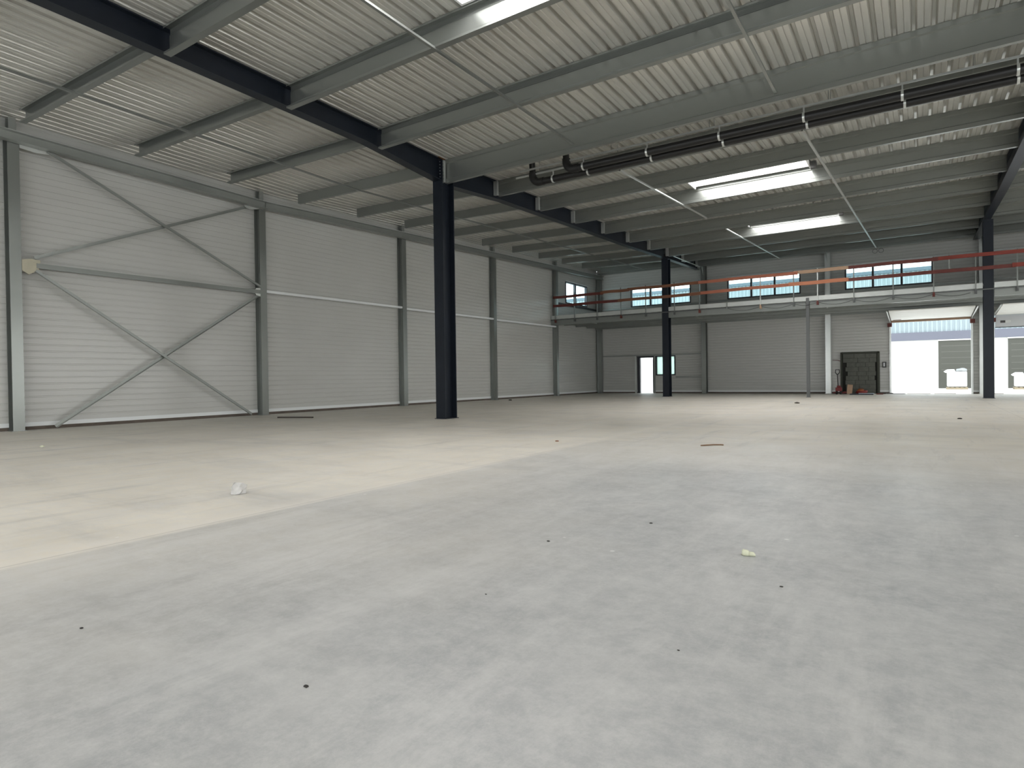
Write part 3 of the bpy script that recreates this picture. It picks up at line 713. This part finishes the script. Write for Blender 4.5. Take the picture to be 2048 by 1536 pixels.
# cable loops at the far wall
for x, w_ in ((-1.75, 'left'), (-1.5, 'right')):
    pts = [(x+.1*math.cos(t), YF-.30, zd(34)-.47+.1*math.sin(t)) for t in [2*math.pi*k/14 for k in range(15)]]
    o = MB().tube(pts, .008, 6).build('cable_coil', M['cable']); tag(o, '%s small coil of cable hanging under the roof above the right window' % w_, 'cable')

# ------------------------------------------------------------------ things on the floor
# pallet jack
jx, jy = -3.22, 33.0
e = empty('pallet_jack', (jx, jy, 0), 'dark red pallet jack standing beside the blocked doorway, handle upright', 'pallet jack')
b = MB(); b.box(jx-.12, jx+.13, jy-.18, jy+.18, .16, .33); b.box(jx-.07, jx+.09, jy-.1, jy+.1, .33, .42); b.build('hydraulic_body', M['jack_red'], e, .02)
for s_ in (-1, 1):
    MB().box(jx+s_*.2-.07, jx+s_*.2+.07, jy+.15, jy+1.15, .05, .11).build('fork', M['jack_red'], e, .01)
    MB().tube([(jx+s_*.2-.05, jy+1.0, .04), (jx+s_*.2+.05, jy+1.0, .04)], .04, 12).build('roller', M['rubber'], e)
    MB().tube([(jx+s_*.08-.035, jy-.02, .09), (jx+s_*.08+.035, jy-.02, .09)], .09, 18).build('wheel', M['rubber'], e)
MB().tube([(jx-.02, jy, .36), (jx-.05, jy, .95)], .02, 10).build('handle_shaft', M['rubber'], e)
MB().tube([(jx-.05, jy, .93), (jx-.13, jy, 1.03), (jx-.12, jy, 1.17), (jx+.03, jy, 1.17), (jx+.04, jy, 1.03), (jx-.05, jy, .93)], .02, 8).build('handle_grip', M['rubber'], e)
def board_obj(name, m_, c, size, rot, label, cat, bev=.003):
    o = MB().box(-size[0]/2, size[0]/2, -size[1]/2, size[1]/2, 0, size[2]).build(name, M[m_], None, bev)
    o.location = c; o.rotation_euler = rot; tag(o, label, cat); return o
board_obj('wooden_board', 'wood_light', (-2.78, 33.05, .02), (.22, .03, .44), (-.12, .10, .1), 'pale wooden board leaning beside the pallet jack', 'board')
e = empty('tool_bag', (-2.33, 33.9, 0), 'red and orange bag on the floor in front of the blocked doorway', 'bag')
def lump(name, m_, parent, c, r, seed, sub=2):
    import bmesh
    bm = bmesh.new(); bmesh.ops.create_icosphere(bm, subdivisions=sub, radius=1); rnd = random.Random(seed)
    for v in bm.verts:
        q_ = .34 if name == 'crumpled_plastic' else .18; k = 1+rnd.uniform(-q_, q_); v.co = Vector((v.co.x*r[0]*k, v.co.y*r[1]*k, max(-.6*r[2], v.co.z*r[2]*k)))
    zmin = min(v.co.z for v in bm.verts)
    for v in bm.verts: v.co += Vector((c[0], c[1], c[2]-zmin))
    me = bpy.data.meshes.new(name); bm.to_mesh(me); bm.free(); me.materials.append(M[m_])
    for p in me.polygons: p.use_smooth = sub > 1
    o = bpy.data.objects.new(name, me); col.objects.link(o)
    if parent:
        o.parent = parent; o.matrix_parent_inverse = Matrix.Translation(parent.location).inverted()
    return o
lump('bag_body', 'red', e, (-2.33, 33.9, 0), (.24, .16, .14), 3); lump('bag_flap', 'orange', e, (-2.38, 33.86, .12), (.15, .12, .07), 4)
MB().tube([(-2.5, 33.88, .15), (-2.44, 33.88, .25), (-2.28, 33.88, .25), (-2.22, 33.88, .15)], .012, 6).build('carry_handle', M['orange'], e)
board_obj('dark_sheet_pile', 'darkcloth', (-2.25, 32.6, 0), (.95, .5, .05), (0, 0, .06), 'low dark folded sheet on the floor in front of the blocked doorway', 'sheet', .015)
board_obj('pale_sheet', 'blueish', (-2.05, 32.55, .052), (.62, .4, .02), (0, 0, .1), 'pale bluish sheet lying on top of the dark folded sheet', 'sheet', .008)
board_obj('red_pad', 'wood_dark', (-1.55, 33.1, 0), (.26, .2, .055), (0, 0, .2), 'small dark red slab on the floor right of the dark folded sheet', 'slab', .01)
board_obj('floor_plank', 'barwood', (-1.30, 33.85, 0), (.5, .25, .055), (0, 0, -.05), 'dark plank on the floor left of the open sectional door', 'plank')
board_obj('grey_mat', 'ebox', (-.95, 33.75, 0), (.75, .28, .03), (0, 0, -.1), 'flat grey mat at the left foot of the open sectional door', 'mat')
for i, (x, l_) in enumerate(((-.05, .9), (.95, .8), (2.6, .9))):
    board_obj('threshold_strip', 'pallet', (x, YF-.05+.0, 0), (l_, .1, .02), (0, 0, 0), ('thin strip on the doorstep at the left of the open sectional door', 'thin strip on the doorstep at the right of the open sectional door', 'thin strip on the floor between the sectional doors')[i], 'strip')
# loose things on the open floor
P, Q = Vector((-14.51, 10.47, 0)), Vector((-13.54, 10.85, 0)); d = Q-P
board_obj('dark_batten', 'barwood', ((P+Q)/2), (d.length, .06, .035), (0, 0, math.atan2(d.y, d.x)), 'dark batten lying on the floor in front of the left wall', 'batten')
P, Q = Vector((-2.59, 8.75, 0)), Vector((-2.33, 8.95, 0)); d = Q-P
o = MB().tube([(-2.59, 8.75, .006), (-2.54, 8.79, .01), (-2.45, 8.86, .014), (-2.36, 8.93, .012), (-2.33, 8.95, .008)], .010, 6).build('wood_splinter', M['stick']); tag(o, 'thin brown splinter of wood on the open floor right of centre', 'splinter')
cp = lump('crumpled_plastic', 'clear', None, (-5.08, 3.25, 0), (.078, .055, .062), 11, 2); cp['label'] = 'crumpled clear plastic cup on the floor at the left'; cp['category'] = 'litter'
for p in cp.data.polygons: p.use_smooth = False
e = empty('foam_scrap', (-.80, 3.55, 0), 'small pale yellow crumb of foam on the floor at the right', 'scrap')
lump('lobe', 'stone', e, (-.812, 3.55, 0), (.022, .016, .022), 5); lump('lobe', 'stone', e, (-.785, 3.56, 0), (.026, .014, .014), 6)
e = lump('dirt_crumb', 'mud', None, (-1.68, 1.30, 0), (.010, .007, .004), 8); tag(e, 'dark crumb of dirt on the floor at the bottom, left of centre', 'crumb')
rn = random.Random(3)
def px(x, y):
    d_ = cr_*((x-1024)/F)-cu_*((y-768)/F)+cf_; t = -1/d_.z; return Vector((0, 0, 1))+d_*t
crumbs = [((163, 1257), .010, 'mud', 'tiny dark crumb on the floor at the lower left'), ((1097, 1083), .012, 'mud', 'tiny brown crumb on the floor near the middle'),
          ((1302, 1047), .013, 'mud', 'tiny dark crumb on the floor above and left of the pale foam'), ((1563, 1174), .009, 'mud', 'tiny dark crumb on the floor right of and below the pale foam'),
          ((85, 894), .05, 'stone', 'small pale scrap on the floor near the leftmost wall column'), ((1114, 883), .035, 'wood_brown', 'small brown scrap on the bright floor right of the nearest dark column'),
          ((972, 1189), .006, 'mud', 'tiny dark crumb on the floor left of the middle'), ((1594, 807), .09, 'barwood', 'small dark scrap on the floor left of the slim post'),
          ((1920, 838), .05, 'mud', 'small dark scrap on the floor in front of the right-hand dark column'), ((1020, 801), .10, 'mud', 'flat dark scrap on the floor near the left wall, right of the nearest dark column'),
          ((1357, 1301), .006, 'mud', 'tiny dark crumb on the floor below the pale foam')]
for (q, r_, m_, lb) in crumbs:
    p = px(*q); o = lump('crumb', m_, None, (p.x, p.y, 0), (r_, r_*.7, r_*.35), rn.randint(0, 999), 1); tag(o, lb, 'crumb')

# ------------------------------------------------------------------ outside
o = MB().box(-40, 30, YF+.36, 46, -.12, -.02).build('yard', M['ext_ground']); struct(o)
EX = 46.0
e = empty('warehouse', (-4, EX, 0), 'neighbouring warehouse with pale blue cladding seen through the doors and windows', 'building')
w_ = MB(); w_.box(-30, 22, EX+.02, EX+.3, -.02, 3.0); w_.build('white_wall', M['ext_white'], e)
MB().box(-30, 22, EX-.12, EX+.02, 2.97, 3.47).build('fascia', M['ext_fascia'], e)
cb = MB(); x = -30
while x < 22:
    pts = [(x, 0), (x+.09, 0), (x+.12, -.05), (x+.21, -.05), (x+.24, 0)]
    cb.add([(a, EX+.0+b, 3.47) for a, b in pts]+[(a, EX+b, 7.3) for a, b in pts], [(k, k+1, k+6, k+5) for k in range(4)]); x += .24
cb.build('corrugated_cladding', M['ext_corr'], e)
MB().box(-30, 22, EX-.15, EX+.1, 7.3, 7.5).build('roof_edge', M['ext_roofedge'], e)
rf = MB(); rf.add([(-30, EX-.1, 7.52), (22, EX-.1, 7.52), (22, EX+14, 8.5), (-30, EX+14, 8.5), (-30, EX-.1, 7.5), (22, EX-.1, 7.5), (22, EX+14, 8.44), (-30, EX+14, 8.44)],
                  [(0, 1, 2, 3), (4, 7, 6, 5), (0, 4, 5, 1), (1, 5, 6, 2), (2, 6, 7, 3), (3, 7, 4, 0)]); rf.build('roof', M['ext_corr'], e)
for x0, x1 in ((.95, 3.35), (4.29, 6.7)):
    d_ = MB(); d_.box(x0, x1, EX-.03, EX+.03, .0, 2.92); dd = d_.build('roller_door', M['ext_door'], e)
    g = MB()
    for k in range(1, 6): g.box(x0+.15, x1, EX-.036, EX-.028, 2.92-.36*k, 2.92-.36*k+.03)
    g.build('slat_lines', M['ext_line'], dd)
    MB().box(x0-.02, x1, EX-.10, EX-.0, 2.90, 2.97).build('door_head', M['ext_white'], dd)
def pallet_load(x0, y0, label, tall):
    e = empty('pallet_load', (x0+.5, y0, 0), label, 'pallet load')
    p = MB()
    for k in range(3): p.box(x0, x0+1.0, y0-.4+.35*k, y0-.3+.35*k, -.02, .08)
    for k in range(5): p.box(x0+.22*k, x0+.22*k+.12, y0-.42, y0+.42, .08, .11)
    p.build('pallet', M['pallet'], e)
    MB().box(x0+.04, x0+.96, y0-.4, y0+.4, .14, tall-.32).build('wrapped_stack', M['sack'], e, .05)
    lump('sack', 'sack', e, (x0+.2, y0, tall-.38), (.3, .35, .13), 21); lump('sack', 'sackg', e, (x0+.72, y0, tall-.34), (.24, .3, .15), 22)
pallet_load(1.28, 44.0, 'pallet of white sacks outside the open sectional door', 1.32)
pallet_load(4.35, 44.0, 'second pallet of white sacks outside, at the right edge of the view', 1.1)

# ------------------------------------------------------------------ groups of repeated things
GR = {'wall_column': 'columns of the left wall', 'steel_column': 'dark columns', 'far_wall_column': 'columns of the far wall', 'brace': 'cross bracing of the first bay',
      'gusset_plate': 'gusset plates of the cross bracing', 'edge_beam': 'beams along the top of the left wall', 'rafter': 'dark rafters', 'bridging_bar': 'bars under the purlins',
      'drain_pipe': 'black pipes under the roof', 'hanger_rail': 'rails above the black pipes', 'wall_rail': 'wall rails', 'gallery_joist': 'joists under the gallery',
      'flat_bar': 'short bars under the gallery', 'guardrail_post': 'posts of the gallery guardrail', 'plank': 'planks of the gallery guardrail', 'cable_coil': 'coils of cable',
      'crumb': 'crumbs on the floor', 'skylight': 'rooflights', 'edge_board': 'upstand plates of the gallery', 'threshold_strip': 'strips on the doorstep', 'pallet_load': 'pallets outside'}
for o in bpy.data.objects:
    k = o.name.split('.')[0]
    if o.parent is None and 'label' in o and 'group' not in o and k in GR: o['group'] = GR[k]
